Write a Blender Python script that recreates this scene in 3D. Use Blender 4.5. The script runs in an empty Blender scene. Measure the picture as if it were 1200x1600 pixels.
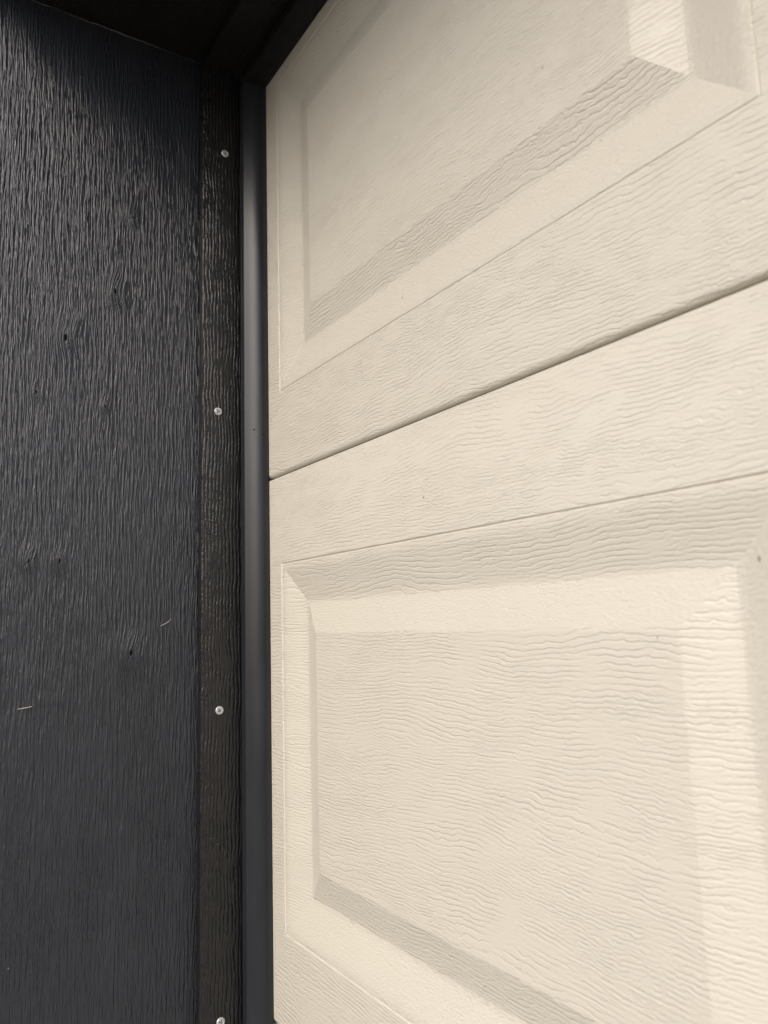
import bpy, bmesh, math, random
from mathutils import Vector, Matrix
R = math.radians
random.seed(7)
scn = bpy.context.scene
COL = scn.collection

# ------------------------------------------------------------------ camera
YAW, PITCH, ROLL = R(33.058), R(8.249), R(-1.709)
fwd = Vector((-math.cos(YAW) * math.cos(PITCH), math.sin(YAW) * math.cos(PITCH), math.sin(PITCH)))
rgt = Vector((math.sin(YAW), math.cos(YAW), 0))
upv = rgt.cross(fwd)
r2 = rgt * math.cos(ROLL) + upv * math.sin(ROLL)
u2 = upv * math.cos(ROLL) - rgt * math.sin(ROLL)
cam = bpy.data.cameras.new('camera')
cam.sensor_fit = 'HORIZONTAL'
cam.sensor_width = 36
cam.lens = 1213.88 / 1200 * 36
cam.clip_start = 0.02
cam.clip_end = 2000
cam.dof.use_dof = True
cam.dof.focus_distance = 0.74
cam.dof.aperture_fstop = 11
camo = bpy.data.objects.new('camera', cam)
COL.objects.link(camo)
m = Matrix((r2, u2, -fwd)).transposed().to_4x4()
m.translation = Vector((0.8125, -0.3549, -0.1609))
camo.matrix_world = m
scn.camera = camo

# ------------------------------------------------------------------ sky, sun, exposure
SUN_EL, SUN_AZ = R(37), R(159)          # azimuth clockwise from +Y
w = bpy.data.worlds.new('World')
scn.world = w
w.use_nodes = True
nt = w.node_tree
nt.nodes.clear()
out = nt.nodes.new('ShaderNodeOutputWorld')
bg = nt.nodes.new('ShaderNodeBackground')
sky = nt.nodes.new('ShaderNodeTexSky')
sky.sky_type = 'NISHITA'
sky.sun_disc = False
sky.sun_elevation = SUN_EL
sky.sun_rotation = SUN_AZ
sky.air_density = 0.7
sky.dust_density = 3.5
sky.ozone_density = 1.0
bg.inputs['Strength'].default_value = 0.142
nt.links.new(sky.outputs[0], bg.inputs[0])
nt.links.new(bg.outputs[0], out.inputs[0])
sl = bpy.data.lights.new('sun', 'SUN')
sl.energy = 1.1
sl.angle = R(58)
sl.color = (1.0, 0.97, 0.93)
so = bpy.data.objects.new('sun', sl)
COL.objects.link(so)
sd = Vector((math.sin(SUN_AZ) * math.cos(SUN_EL), math.cos(SUN_AZ) * math.cos(SUN_EL), math.sin(SUN_EL)))
so.rotation_euler = sd.to_track_quat('Z', 'Y').to_euler()
vs = scn.view_settings
vs.view_transform = 'Standard'
vs.look = 'None'
vs.gamma = 1
vs.use_curve_mapping = False
vs.exposure = 0.36


# ------------------------------------------------------------------ node helper
class NT:
    def __init__(s, name):
        s.mat = bpy.data.materials.new(name)
        s.mat.use_nodes = True
        s.t = s.mat.node_tree
        s.bsdf = s.t.nodes['Principled BSDF']
        s.pos = s.t.nodes.new('ShaderNodeNewGeometry').outputs['Position']
        sp = s.t.nodes.new('ShaderNodeSeparateXYZ')
        s.t.links.new(s.pos, sp.inputs[0])
        s.x, s.y, s.z = sp.outputs

    def put(s, sock, v):
        if hasattr(v, 'is_output'):
            s.t.links.new(v, sock)
        else:
            sock.default_value = v

    def m(s, op, a, b=0.0, c=0.0, clamp=False):
        n = s.t.nodes.new('ShaderNodeMath')
        n.operation = op
        n.use_clamp = clamp
        s.put(n.inputs[0], a)
        s.put(n.inputs[1], b)
        s.put(n.inputs[2], c)
        return n.outputs[0]

    def add(s, *a):
        r = a[0]
        for q in a[1:]:
            r = s.m('ADD', r, q)
        return r

    def mul(s, a, b): return s.m('MULTIPLY', a, b)

    def vec(s, a, b, c=0.0):
        n = s.t.nodes.new('ShaderNodeCombineXYZ')
        for i, q in enumerate((a, b, c)):
            s.put(n.inputs[i], q)
        return n.outputs[0]

    def noise(s, u, v, fu, fv, seed=0.0, detail=1.0, rough=0.5, centred=True):
        n = s.t.nodes.new('ShaderNodeTexNoise')
        s.t.links.new(s.vec(s.mul(u, fu), s.mul(v, fv), seed), n.inputs['Vector'])
        n.inputs['Scale'].default_value = 1
        n.inputs['Detail'].default_value = detail
        n.inputs['Roughness'].default_value = rough
        o = n.outputs[0]
        return s.m('SUBTRACT', o, 0.5) if centred else o

    def smooth(s, v, lo, hi, a=0.0, b=1.0):
        n = s.t.nodes.new('ShaderNodeMapRange')
        n.interpolation_type = 'SMOOTHSTEP'
        s.put(n.inputs['Value'], v)
        n.inputs['From Min'].default_value = lo
        n.inputs['From Max'].default_value = hi
        n.inputs['To Min'].default_value = a
        n.inputs['To Max'].default_value = b
        return n.outputs[0]

    def mix(s, f, a, b):
        n = s.t.nodes.new('ShaderNodeMix')
        n.data_type = 'RGBA'
        s.put(n.inputs[0], f)
        for k, q in ((6, a), (7, b)):
            if hasattr(q, 'is_output'):
                s.t.links.new(q, n.inputs[k])
            else:
                n.inputs[k].default_value = (*q, 1)
        return n.outputs[2]

    def bump(s, h, dist, strength=1.0):
        n = s.t.nodes.new('ShaderNodeBump')
        n.inputs['Distance'].default_value = dist
        n.inputs['Strength'].default_value = strength
        s.t.links.new(h, n.inputs['Height'])
        s.t.links.new(n.outputs[0], s.bsdf.inputs['Normal'])

    def set(s, color=None, rough=None, spec=None, metal=None, coat=None):
        for k, q in (('Base Color', color), ('Roughness', rough), ('Specular IOR Level', spec), ('Metallic', metal), ('Coat Weight', coat)):
            if q is None:
                continue
            if k == 'Base Color' and not hasattr(q, 'is_output'):
                q = (*q, 1)
            s.put(s.bsdf.inputs[k], q)

    # wavy embossed grain: u runs along the grain, v across it; returns groove depth 0..1
    def grain(s, u, v, pitch, seed, lowamp=1.6, mid=0.55, jag=0.22, lo=0.55, hi=0.95, extra=None, ul=1.0, mlo=-0.10, mhi=0.06):
        f = s.m('DIVIDE', v, pitch)
        p = 0.004 / pitch
        f = s.add(f,
                  s.mul(s.noise(u, v, 3.2 * ul, 9.0, seed, 1.0), lowamp * 4 * p),
                  s.mul(s.noise(u, v, 16 * ul, 34 * p, seed + 3.1, 1.0), mid * 4),
                  s.mul(s.noise(u, v, 80 * ul, 105 * p, seed + 7.7, 3.0, 0.62), jag * 4))
        if extra is not None:
            f = s.add(f, extra)
        tri = s.m('ABSOLUTE', s.m('SUBTRACT', s.mul(s.m('FRACT', f), 2.0), 1.0))
        g = s.smooth(tri, lo, hi)
        mk = s.noise(u, v, 26 * ul, 60 * p, seed + 12.3, 2.0, 0.6)
        return s.mul(g, s.smooth(mk, mlo, mhi))


DOOR_COL = (0.612, 0.578, 0.488)


# dirt flecks stuck to the door: x, z, radius in metres
FLECKS = [(0.2999, 0.1123, 0.0011), (0.3248, -0.0627, 0.0012), (0.4778, 0.2063, 0.0009), (0.1089, 0.1129, 0.0011), (0.5931, -0.1344, 0.0014), (0.5342, -0.1722, 0.0007), (0.174, 0.104, 0.0007)]


def door_material(name, grain_amt, stipple_amt, dist=0.00033, seed=1.0):
    n = NT(name)
    U, V = n.x, n.z
    a = n.m('ADD', n.mul(n.grain(U, V, 0.0038, seed, 3.0, 0.52, 0.36, 0.56, 0.96, ul=1.3, mlo=-0.22, mhi=0.08), 1.0), 0.0)
    b = n.grain(U, V, 0.0027, seed + 20, 1.8, 0.5, 0.5, 0.5, 0.95, ul=2.2, mlo=-0.22, mhi=0.06)
    # wormy closed marks where the grain breaks up
    wn = n.m('ABSOLUTE', n.noise(U, n.add(V, n.mul(n.noise(U, V, 60, 60, seed + 71, 1.0), 0.004)), 120, 300, seed + 70, 1.0, 0.5))
    c = n.smooth(wn, 0.055, 0.0)
    sel = n.noise(U, V, 7, 20, seed + 40, 2.0)
    s1 = n.smooth(sel, -0.12, 0.20)
    s2 = n.smooth(n.noise(U, V, 11, 26, seed + 44, 2.0), 0.0, 0.14)
    g = n.add(n.mul(a, n.m('SUBTRACT', 1.0, n.mul(s1, 0.7))), n.mul(b, n.add(0.15, n.mul(s1, 0.75))), n.mul(c, n.add(0.05, n.mul(s2, 0.4))))
    st = n.noise(U, n.add(V, n.mul(n.y, 2.0)), 330, 420, seed + 50, 2.0, 0.6)
    und = n.noise(U, V, 45, 150, seed + 55, 1.5)
    h = n.add(n.mul(g, -grain_amt), n.mul(st, stipple_amt), n.mul(und, 0.3 * grain_amt))
    n.bump(h, dist)
    # slight batch / handling variation and a few dirt flecks
    var = n.noise(n.x, n.z, 5, 5, 3.0, 3.0, 0.6)
    col = n.mix(n.smooth(var, -0.25, 0.25), tuple(c * 0.99 for c in DOOR_COL), tuple(min(1, c * 1.01) for c in DOOR_COL))
    fleck = None
    for (fx, fz, fr) in FLECKS:
        dx, dz = n.m('SUBTRACT', n.x, fx), n.m('SUBTRACT', n.z, fz)
        d = n.add(n.m('SQRT', n.add(n.mul(dx, dx), n.mul(n.mul(dz, dz), 0.5))), n.mul(st, 0.0012))
        f = n.smooth(d, fr, fr * 0.4)
        fleck = f if fleck is None else n.m('MAXIMUM', fleck, f)
    col = n.mix(n.mul(fleck, 0.7), col, (0.13, 0.11, 0.09))
    n.set(col, n.smooth(st, -0.3, 0.3, 0.29, 0.39), 0.6)
    return n.mat


M_DOOR = door_material('embossed_cream_steel', 1.0, 0.40)
M_FRAME = door_material('embossed_cream_steel_frame', 1.0, 0.45, 0.00036, 9.0)
M_DOOR_FINE = door_material('cream_steel_stretched', 0.12, 1.0, 0.0008, 2.0)
M_DOOR_COARSE = door_material('cream_steel_coarse', 0.9, 0.9, 0.00042, 5.0)


def wood_black(name, u, v, base, rough, pitch, dist, knots=(), seed=0.0, spec=0.5, ul=1.0, specks=0.96, speck_col=(0.25, 0.24, 0.22), mlo=-0.14, fib=1.0):
    n = NT(name)
    U = {'x': n.x, 'y': n.y, 'z': n.z}[u]
    V = {'x': n.x, 'y': n.y, 'z': n.z}[v]
    extra = None
    esum = None
    hole = None
    for (kv, ku, r, amp) in knots:
        du = n.mul(n.m('SUBTRACT', U, ku), 0.75)
        dv = n.m('SUBTRACT', V, kv)
        d2 = n.add(n.mul(du, du), n.mul(dv, dv))
        e = n.m('EXPONENT', n.mul(d2, -1.0 / (r * r)))
        t = n.mul(e, amp)
        esum = e if esum is None else n.add(esum, e)
        extra = t if extra is None else n.add(extra, t)
        hs = n.add(n.mul(du, du), n.mul(n.mul(dv, dv), 3.0))
        jag = n.mul(n.noise(U, V, 260, 260, 5.0, 2.0), 0.9)
        hh = n.smooth(n.add(n.m('DIVIDE', hs, (r * 0.23) ** 2), jag), 1.0, 0.3)
        hole = hh if hole is None else n.m('MAXIMUM', hole, hh)
    g = n.grain(U, V, pitch, seed, 1.0, 0.30 + 0.1 * (1 - fib), 0.16 + 0.1 * (1 - fib), 0.3, 0.95, extra, ul, mlo, mlo + 0.2)
    g2 = n.grain(U, V, pitch * 0.5, seed + 31, 0.8, 0.35, 0.2, 0.2, 0.95, extra, ul * 1.3, -0.2, 0.1)
    st = n.noise(U, V, 150, 800, seed + 9, 2.0, 0.6)
    und = n.noise(U, V, 14, 120, seed + 5, 2.0)
    wob = n.mul(n.noise(U, V, 13, 40, seed + 81, 1.0), 0.0045)
    if extra is not None:
        wob = n.add(wob, n.mul(extra, 0.006))
    s1 = n.smooth(n.noise(U, n.add(V, wob), 30, 430, seed + 82, 2.0, 0.55), -0.10, 0.14)
    s2 = n.smooth(n.noise(U, n.add(V, wob), 55, 900, seed + 85, 1.5, 0.5), -0.12, 0.14)
    h = n.add(n.mul(g, -0.45 - 0.5 * (1 - fib)), n.mul(g2, -0.12), n.mul(s1, 0.75 * fib + 0.1), n.mul(s2, 0.35 * fib), n.mul(st, 0.3 * fib + 0.08), n.mul(und, 0.5 * fib))
    if hole is not None:
        kn = n.m('ABSOLUTE', n.noise(U, V, 170, 230, seed + 90, 2.0, 0.6))
        h = n.add(h, n.mul(hole, -1.4), n.mul(n.mul(esum, n.smooth(kn, 0.0, 0.10)), 0.4))
    n.bump(h, dist)
    var = n.noise(U, V, 6, 22, seed + 60, 3.0, 0.6)
    col = n.mix(n.smooth(var, -0.25, 0.25), tuple(c * 0.92 for c in base), tuple(c * 1.1 for c in base))
    vo = n.t.nodes.new('ShaderNodeTexVoronoi')
    n.t.links.new(n.vec(n.mul(U, 55), n.mul(V, 75), seed), vo.inputs['Vector'])
    vo.inputs['Scale'].default_value = 1
    rnd = n.t.nodes.new('ShaderNodeSeparateColor')
    n.t.links.new(vo.outputs['Color'], rnd.inputs[0])
    fleck = n.mul(n.smooth(vo.outputs['Distance'], 0.055, 0.03), n.m('GREATER_THAN', rnd.outputs[0], specks))
    col = n.mix(fleck, col, speck_col)  # small specks of another colour, scattered at random
    if hole is not None:
        col = n.mix(n.mul(hole, 0.8), col, (0.005, 0.005, 0.005))
    n.set(col, n.smooth(n.add(var, st), -0.4, 0.4, rough - 0.06, rough + 0.08), spec if hole is None else n.mul(n.m('SUBTRACT', 1.0, hole), spec))
    return n.mat


KNOTS = [(-0.2085, 0.140, 0.014, 1.0), (-0.143, 0.289, 0.008, .8), (-0.1372, -0.182, 0.013, 1.0), (-0.2344, 0.0787, 0.007, .5),
         (-0.1677, 0.0723, 0.006, .5), (-0.236, -0.09, 0.008, .6), (-0.208, -0.089, 0.008, .5), (-0.16, 0.20, 0.012, .8)]
M_JAMB = wood_black('black_painted_rough_wood', 'z', 'y', (0.0255, 0.0300, 0.0395), 0.31, 0.0046, 0.00078, KNOTS, 2.0, 0.5, 2.0, 0.97)
M_STRIP = wood_black('black_woodgrain_vinyl', 'z', 'y', (0.0125, 0.0125, 0.013), 0.31, 0.0040, 0.0007, (), 11.0, 0.5, 1.6, 0.975, fib=0.35, mlo=-0.2)
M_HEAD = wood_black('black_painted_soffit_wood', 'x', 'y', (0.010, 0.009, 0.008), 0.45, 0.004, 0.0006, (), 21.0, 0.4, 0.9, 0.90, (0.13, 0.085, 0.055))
M_WALL = wood_black('black_painted_siding', 'z', 'x', (0.02, 0.021, 0.024), 0.45, 0.004, 0.0007, (), 31.0)


def flap_material():
    n = NT('black_flexible_vinyl')
    v = n.noise(n.z, n.add(n.x, n.y), 9, 30, 2.0, 3.0, 0.6)
    dirt = None
    for (fy, fz, fr) in ((-0.0062, 0.0514, 0.0016), (-0.0153, 0.0577, 0.0011), (-0.0077, 0.0549, 0.0009)):
        dy, dz = n.m('SUBTRACT', n.y, fy), n.m('SUBTRACT', n.z, fz)
        f = n.smooth(n.m('SQRT', n.add(n.mul(dy, dy), n.mul(dz, dz))), fr, fr * 0.5)
        dirt = f if dirt is None else n.m('MAXIMUM', dirt, f)
    n.set(n.mix(n.smooth(v, -0.2, 0.2), (0.0165, 0.0182, 0.0215), (0.0202, 0.0226, 0.0265)), n.add(n.smooth(v, -0.25, 0.25, 0.28, 0.34), n.mul(dirt, 0.5)), n.mul(n.m('SUBTRACT', 1.0, dirt), 0.42))
    n.bump(n.noise(n.z, n.y, 12, 40, 4.0, 2.0), 0.0008, 0.5)
    return n.mat


M_FLAP = flap_material()


def simple(name, color, rough, metal=0.0, nz=60.0, amt=0.15, bump=0.0):
    n = NT(name)
    t = n.t.nodes.new('ShaderNodeTexNoise')
    n.t.links.new(n.pos, t.inputs['Vector'])
    t.inputs['Scale'].default_value = nz
    t.inputs['Detail'].default_value = 4
    n.set(n.mix(t.outputs[0], tuple(c * (1 - amt) for c in color), tuple(min(1, c * (1 + amt)) for c in color)), rough, 0.5, metal)
    if bump:
        n.bump(t.outputs[0], bump)
    return n.mat


M_SCREW = simple('zinc_plated_steel', (0.58, 0.60, 0.61), 0.40, 0.45, 500, 0.2, 0.0002)
M_STRAW = simple('pale_dry_fibre', (0.55, 0.52, 0.46), 0.7)
M_WEB = simple('dusty_silk', (0.20, 0.19, 0.17), 0.8)
M_CONC = simple('concrete', (0.28, 0.272, 0.26), 0.85, 0, 8, 0.2, 0.002)


# ------------------------------------------------------------------ object helpers
def link_mesh(name, verts, faces, mats, parent=None, fm=None, smooth=None):
    me = bpy.data.meshes.new(name)
    me.from_pydata([tuple(v) for v in verts], [], faces)
    for q in (mats if isinstance(mats, (list, tuple)) else [mats]):
        me.materials.append(q)
    if fm:
        for p, k in zip(me.polygons, fm):
            p.material_index = k
    if smooth:
        for p in me.polygons:
            p.use_smooth = True
        me.set_sharp_from_angle(angle=R(smooth))
    me.update()
    o = bpy.data.objects.new(name, me)
    COL.objects.link(o)
    if parent:
        o.parent = parent
    return o


def empty(name, loc=(0, 0, 0)):
    o = bpy.data.objects.new(name, None)
    COL.objects.link(o)
    o.location = loc
    o.empty_display_size = 0.05
    return o


def tag(o, label=None, cat=None, group=None, kind=None):
    for k, q in (('label', label), ('category', cat), ('group', group), ('kind', kind)):
        if q:
            o[k] = q
    return o


def box(name, lo, hi, mat, parent=None, bevel=0.0):
    bm = bmesh.new()
    bmesh.ops.create_cube(bm, size=1)
    for v in bm.verts:
        for i in range(3):
            v.co[i] = lo[i] if v.co[i] < 0 else hi[i]
    if bevel:
        bmesh.ops.bevel(bm, geom=list(bm.edges), offset=bevel, segments=3, affect='EDGES', profile=0.5)
    me = bpy.data.meshes.new(name)
    bm.to_mesh(me)
    bm.free()
    me.materials.append(mat)
    if bevel:
        for p in me.polygons:
            p.use_smooth = True
        me.set_sharp_from_angle(angle=R(35))
    o = bpy.data.objects.new(name, me)
    COL.objects.link(o)
    if parent:
        o.parent = parent
    return o


def extrude(name, profile, a, b, axis, mat, parent=None, closed=True, smooth=30, steps=1):
    """profile: list of (p, q); swept along axis 'z' (p=x, q=y) or 'x' (p=z drop, q=y)."""
    vs_, fs = [], []
    n = len(profile)
    for k in range(steps + 1):
        t = a + (b - a) * k / steps
        for p, q in profile:
            vs_.append((p, q, t) if axis == 'z' else (t, q, p))
    for k in range(steps):
        for i in range(n if closed else n - 1):
            j = (i + 1) % n
            fs.append((k * n + i, k * n + j, (k + 1) * n + j, (k + 1) * n + i))
    if closed:
        fs.append(tuple(reversed(range(n))))
        fs.append(tuple(range(steps * n, steps * n + n)))
    o = link_mesh(name, vs_, fs, mat, parent, None, smooth)
    bm = bmesh.new()
    bm.from_mesh(o.data)
    bmesh.ops.recalc_face_normals(bm, faces=bm.faces)
    bm.to_mesh(o.data)
    bm.free()
    return o


# ------------------------------------------------------------------ key heights (metres; section joint at z = 0)
GROUND = -1.664
SOFFIT = 0.5066
JAMB_OUT = -0.37
HEAD_OUT = -0.32
PITCH_Z = 0.5545
DOOR_W = 2.62

# ------------------------------------------------------------------ setting: ground
gr = link_mesh('ground', [(-400, -400, GROUND - 0.02), (400, -400, GROUND - 0.02), (400, 400, GROUND - 0.02), (-400, 400, GROUND - 0.02)], [(0, 1, 2, 3)],
               simple('lawn_and_gravel', (0.16, 0.15, 0.12), 0.9, 0, 3, 0.4, 0.01))
tag(gr, kind='structure')
dr = link_mesh('driveway', [(-1.5, -14, GROUND), (DOOR_W + 1.5, -14, GROUND), (DOOR_W + 1.5, 0.1, GROUND), (-1.5, 0.1, GROUND)], [(0, 1, 2, 3)], M_CONC)
tag(dr, kind='structure')

# ------------------------------------------------------------------ garage wall round the opening
jamb = box('jamb_board', (-0.038, JAMB_OUT, GROUND), (0.0, -0.004, SOFFIT + 0.03), M_JAMB, None, 0.002)
tag(jamb, 'wide black painted rough wood board lining the left side of the opening', 'wall board')
jr = box('jamb_board', (DOOR_W - 0.03, JAMB_OUT, GROUND), (DOOR_W + 0.008, -0.004, SOFFIT + 0.03), M_JAMB, None, 0.002)
tag(jr, 'black painted wood board lining the far right side of the opening', 'wall board')
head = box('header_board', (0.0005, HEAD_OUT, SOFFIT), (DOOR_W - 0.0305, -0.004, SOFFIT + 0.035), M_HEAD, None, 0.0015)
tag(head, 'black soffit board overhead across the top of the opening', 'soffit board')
wall = empty('garage_wall', (0, JAMB_OUT, GROUND))
tag(wall, 'black sided garage front wall surrounding the cream door', 'wall')
def wpart(name, lo, hi, mat):
    o = box(name, lo, hi, mat, None, 0.002)
    o.parent = wall
    o.matrix_parent_inverse = Matrix.Translation(wall.location).inverted()
    return o
wpart('side_wall', (-3.0, JAMB_OUT + 0.003, GROUND), (-0.0385, -0.02, 1.4), M_WALL)
wpart('side_wall', (DOOR_W + 0.0085, JAMB_OUT + 0.003, GROUND), (DOOR_W + 3.0, -0.02, 1.4), M_WALL)
wpart('lintel_wall', (-0.0375, HEAD_OUT + 0.003, SOFFIT + 0.0355), (DOOR_W + 0.0075, -0.02, 1.4), M_WALL)
wpart('inner_wall', (-3.0, 0.045, GROUND), (DOOR_W + 3.0, 0.10, 1.4), M_WALL)

# ------------------------------------------------------------------ the sectional door
door = empty('garage_door', (0, 0, GROUND))
tag(door, 'cream embossed steel sectional garage door with raised rectangular panels', 'garage door')
INV = Matrix.Translation(door.location).inverted()
RAIL = 0.0936
P_X0, P_W, P_STEP = 0.0649, 0.5575, 0.660
X_LEFT, X_RIGHT = -0.012, DOOR_W - 0.018
N_PAN = 4
# depth profile across a panel border: (inset from groove, depth into the door)
PROF = [(0.0, 0.0), (0.0004, 0.0003), (0.0010, 0.0011), (0.0016, 0.0011), (0.0024, 0.0004), (0.0036, 0.0004), (0.0055, 0.0005), (0.0085, 0.0010),
        (0.0120, 0.0018), (0.0160, 0.0029), (0.0365, 0.0083), (0.0395, 0.0089), (0.0418, 0.0093), (0.0440, 0.0093), (0.0464, 0.0088), (0.0486, 0.0082),
        (0.0722, 0.00110), (0.0734, 0.00080), (0.0746, 0.00062), (0.0760, 0.0006)]
I_SLOPE = range(5, 12)        # outer slope bands
I_BEVEL = range(13, 17)       # inner bevel bands


def panel_mesh(w, h):
    v, f, fm = [], [], []
    for (i, d) in PROF:
        v += [(i, d, i), (w - i, d, i), (w - i, d, h - i), (i, d, h - i)]
    for k in range(len(PROF) - 1):
        for s in range(4):       # 0 bottom, 1 right, 2 top, 3 left
            a, b = 4 * k + s, 4 * k + (s + 1) % 4
            f.append((a, b, b + 4, a + 4))
            mi = 0
            if k in I_SLOPE:
                mi = {0: 1, 1: 1, 2: 0, 3: 0}[s]
            elif k in I_BEVEL:
                mi = {0: 2, 1: 0, 2: 1, 3: 1}[s]
            fm.append(mi)
    n = 4 * (len(PROF) - 1)
    f.append((n, n + 1, n + 2, n + 3))
    fm.append(0)
    return v, f, fm


pv, pf, pfm = panel_mesh(P_W, 0.3684)
panel_src = None
BOT = [(0.0, 0.0074), (0.0002, 0.0060), (0.0007, 0.0047), (0.0016, 0.0034), (0.0030, 0.0026), (0.0050, 0.0023), (0.0060, 0.0042), (0.0080, 0.0125), (0.030, 0.013), (0.035, 0.014)]
TOP = [(0.0, -0.0013), (0.0004, -0.0006), (0.0010, -0.0001), (0.0022, 0.0), (0.0305, 0.0), (0.0305, 0.010), (0.035, 0.010)]


def section_mesh():
    """one section with z from 0 to PITCH_Z, rectangular holes where the panels sit"""
    xs = [X_LEFT]
    for i in range(N_PAN):
        xs += [P_X0 + i * P_STEP, P_X0 + i * P_STEP + P_W]
    xs.append(X_RIGHT)
    zs = [BOT[0][1], RAIL - 0.0006, RAIL - 0.0006 + 0.3684, PITCH_Z + TOP[0][1]]
    v, f = [], []
    idx = {}
    for i, x in enumerate(xs):
        for j, z in enumerate(zs):
            idx[i, j] = len(v)
            v.append((x, 0.0, z))
    for i in range(len(xs) - 1):
        for j in range(3):
            if j == 1 and i % 2 == 1:
                continue
            f.append((idx[i, j], idx[i + 1, j], idx[i + 1, j + 1], idx[i, j + 1]))
    for prof, j, base, flip in ((BOT, 0, 0.0, False), (TOP, 3, PITCH_Z, True)):
        prev = [idx[i, j] for i in range(len(xs))]
        for (y, dz) in prof[1:]:
            cur = []
            for x in xs:
                cur.append(len(v))
                v.append((x, y, base + dz))
            for i in range(len(xs) - 1):
                q = (prev[i], cur[i], cur[i + 1], prev[i + 1])
                f.append(q if not flip else tuple(reversed(q)))
            prev = cur
        if not flip:
            b0 = prev
        else:
            b1 = prev
    for i in range(len(xs) - 1):
        f.append((b0[i + 1], b0[i], b1[i], b1[i + 1]))
    # left end cap
    cap = [b0[0]]
    return v, f


sv, sf = section_mesh()
M_JOINT_SHADE = simple('joint_shade_dark', (0.03, 0.026, 0.023), 0.7)  # dark colour that paints the shade inside the section joints
src = None
shade_src = None
for k in range(4):
    z0 = -3 * PITCH_Z + k * PITCH_Z
    if src is None:
        s = link_mesh('door_section', sv, sf, M_FRAME, None, None, 32)
        src = s
    else:
        s = src.copy()
        COL.objects.link(s)
    s.parent = door
    s.location = (0, 0, z0 - GROUND)
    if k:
        if shade_src is None:
            g = box('joint_shade_strip', (X_LEFT + 0.001, 0.0115, 0.0004), (X_RIGHT - 0.001, 0.024, 0.0122), M_JOINT_SHADE)  # added dark strip, stands in for the shade in the joint gap
            shade_src = g
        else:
            g = shade_src.copy()
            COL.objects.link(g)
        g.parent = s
    for i in range(N_PAN):
        if panel_src is None:
            p = link_mesh('raised_panel', pv, pf, [M_DOOR, M_DOOR_FINE, M_DOOR_COARSE], None, pfm, 11)
            panel_src = p
        else:
            p = panel_src.copy()
            COL.objects.link(p)
        p.parent = s
        p.location = (P_X0 + i * P_STEP, 0, RAIL - 0.0006)

# ------------------------------------------------------------------ weather-seal stops
def stop_profiles(drop):
    """cross-section: first number stands off the jamb, second is y; drop = reach of the flap tip"""
    strip = [(0.0004, -0.0678), (0.0085, -0.0678), (0.0098, -0.0674), (0.0104, -0.0662), (0.0104, -0.0228), (0.0100, -0.0219), (0.0088, -0.0215), (0.0004, -0.0215)]
    p0, p1, p2, p3 = (0.0220, -0.0225), (0.0258, -0.0194), (drop + 0.0012, -0.0130), (drop, -0.0002)
    fl = [(0.004, -0.0213), (0.0105, -0.0216), (0.0110, -0.0222), (0.0116, -0.0226), (0.0128, -0.0226), (0.0134, -0.0223), (0.0145, -0.0222), (0.0190, -0.0226), (0.0208, -0.0230)]
    for q in range(17):
        t = q / 16
        c = [(1 - t) ** 3, 3 * t * (1 - t) ** 2, 3 * t * t * (1 - t), t ** 3]
        fl.append((sum(a * b for a, b in zip(c, (p0[0], p1[0], p2[0], p3[0]))), sum(a * b for a, b in zip(c, (p0[1], p1[1], p2[1], p3[1])))))
    fl += [(drop - 0.002, -0.0002), (drop - 0.0015, -0.0085), (0.022, -0.017), (0.004, -0.0170)]
    return strip, fl


def screw_mesh():
    v, f = [], []
    RR, NA, NR = 0.0046, 40, 13
    def h(x, y):
        r = math.hypot(x, y)
        z = 0.0013 * (1 - (r / RR) ** 2 * 0.55)
        if r > RR * 0.9:
            z -= 0.0012 * (r / RR - 0.9) / 0.1
        a, b = min(abs(x), abs(y)), max(abs(x), abs(y))
        if a < 0.00048 and b < RR * 0.56:
            z -= 0.0015 * min(1, (RR * 0.58 - b) / (RR * 0.2))
        return z
    v.append((0, 0, h(0, 0)))
    for i in range(1, NR + 1):
        r = RR * i / NR
        for k in range(NA):
            a = 2 * math.pi * k / NA
            v.append((r * math.cos(a), r * math.sin(a), h(r * math.cos(a), r * math.sin(a))))
    for k in range(NA):
        f.append((0, 1 + k, 1 + (k + 1) % NA))
    for i in range(NR - 1):
        for k in range(NA):
            a, b = 1 + i * NA + k, 1 + i * NA + (k + 1) % NA
            f.append((a, a + NA, b + NA, b))
    base = 1 + (NR - 1) * NA
    n0 = len(v)
    for k in range(NA):
        x, y, z = v[base + k]
        v.append((x * 0.55, y * 0.55, -0.0035))
    for k in range(NA):
        f.append((base + k, n0 + k, n0 + (k + 1) % NA, base + (k + 1) % NA))
    return v, f


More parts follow.
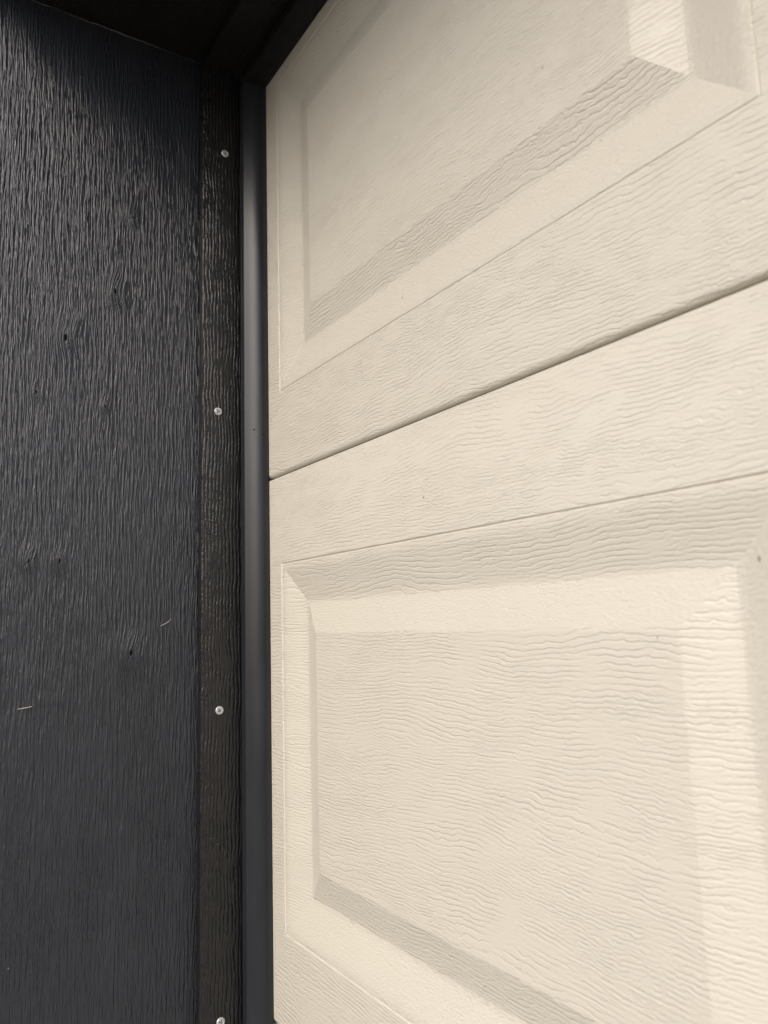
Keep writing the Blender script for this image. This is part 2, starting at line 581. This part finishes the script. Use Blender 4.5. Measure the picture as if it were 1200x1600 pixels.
stop = empty('door_stop', (0, -0.045, GROUND))
tag(stop, 'upright black woodgrain stop strip with soft vinyl flap and zinc screws', 'door seal')
SINV = Matrix.Translation(stop.location).inverted()
strip, flap = stop_profiles(0.0374)
for o in (extrude('stop_strip', strip, GROUND + 0.004, SOFFIT - 0.0005, 'z', M_STRIP, stop, True, 40),
          extrude('seal_flap', flap, GROUND + 0.004, SOFFIT - 0.0012, 'z', M_FLAP, stop, True, 40, 1)):
    o.matrix_parent_inverse = SINV
xv, xf = screw_mesh()
ssrc = None
for (y, z, tilt, spin) in [(-0.0407, 0.393, 4, 20), (-0.0490, 0.0793, 3, 55), (-0.0472, -0.2452, 2, 35), (-0.0456, -0.549, 5, 70), (-0.046, -0.86, 3, 10), (-0.048, -1.18, 2, 40), (-0.046, -1.5, 3, 25)]:
    if ssrc is None:
        s = link_mesh('screw', xv, xf, M_SCREW, None, None, 30)
        ssrc = s
    else:
        s = ssrc.copy()
        COL.objects.link(s)
    s.parent = stop
    s.matrix_parent_inverse = SINV
    s.location = (0.0106, y, z)
    s.rotation_mode = 'QUATERNION'
    ax = Vector((1, math.tan(R(tilt)) * math.cos(spin), math.tan(R(tilt)) * math.sin(spin))).to_track_quat('Z', 'Y')
    s.rotation_quaternion = ax @ Matrix.Rotation(R(spin), 3, 'Z').to_quaternion()

hstop = empty('door_stop', (DOOR_W / 2, -0.045, SOFFIT))
tag(hstop, 'black stop strip with vinyl flap running level overhead under the soffit', 'door seal')
HINV = Matrix.Translation(hstop.location).inverted()
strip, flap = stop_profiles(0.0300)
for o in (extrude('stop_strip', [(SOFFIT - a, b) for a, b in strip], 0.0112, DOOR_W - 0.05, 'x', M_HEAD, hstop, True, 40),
          extrude('seal_flap', [(SOFFIT - a, b) for a, b in flap], 0.0118, DOOR_W - 0.05, 'x', M_HEAD, hstop, True, 40)):  # vinyl flap takes the blacker soffit material to paint in overhead shade
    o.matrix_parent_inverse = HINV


# ------------------------------------------------------------------ small things stuck to the jamb
def tube(name, pts, rad, mat, parent=None, ns=6):
    v, f = [], []
    pts = [Vector(p) for p in pts]
    for i, p in enumerate(pts):
        d = (pts[min(i + 1, len(pts) - 1)] - pts[max(i - 1, 0)]).normalized()
        a = d.orthogonal().normalized()
        b = d.cross(a)
        r = rad * (0.6 if i in (0, len(pts) - 1) else 1)
        for k in range(ns):
            t = 2 * math.pi * k / ns
            v.append(p + (a * math.cos(t) + b * math.sin(t)) * r)
    for i in range(len(pts) - 1):
        for k in range(ns):
            j = (k + 1) % ns
            f.append((i * ns + k, i * ns + j, (i + 1) * ns + j, (i + 1) * ns + k))
    f.append(tuple(reversed(range(ns))))
    f.append(tuple(range((len(pts) - 1) * ns, len(pts) * ns)))
    return link_mesh(name, v, f, mat, parent, None, 60)


tag(tube('straw', [(0.0009, -0.2412, -0.2288), (0.0011, -0.236, -0.2283), (0.0011, -0.231, -0.2278), (0.0009, -0.2285, -0.2272)], 0.00042, M_STRAW),
    'short pale straw stuck level on the black board at lower left', 'straw')
tag(tube('hair', [(0.0008, -0.108, -0.1555), (0.0014, -0.104, -0.1535), (0.0016, -0.1, -0.1515), (0.0012, -0.097, -0.1480)], 0.0003, M_STRAW),
    'tiny curved pale hair on the black board beside the upright stop strip', 'hair')
web = empty('cobweb', (0.002, -0.16, SOFFIT - 0.002))
tag(web, 'dusty cobweb threads along the corner between black board and soffit', 'cobweb')
for s in range(7):
    a = -0.27 + 0.03 * s + random.uniform(-.01, .01)
    b = a + random.uniform(0.03, 0.08)
    b = min(b, -0.066)
    pts = []
    for q in range(9):
        t = q / 8
        pts.append((0.0012 + random.uniform(0, 0.0012), a + (b - a) * t, SOFFIT - 0.0012 - random.uniform(0, 0.0016)))
    o = tube('thread', pts, random.uniform(0.00012, 0.00026), M_WEB, web, 4)
    o.matrix_parent_inverse = Matrix.Translation(web.location).inverted()
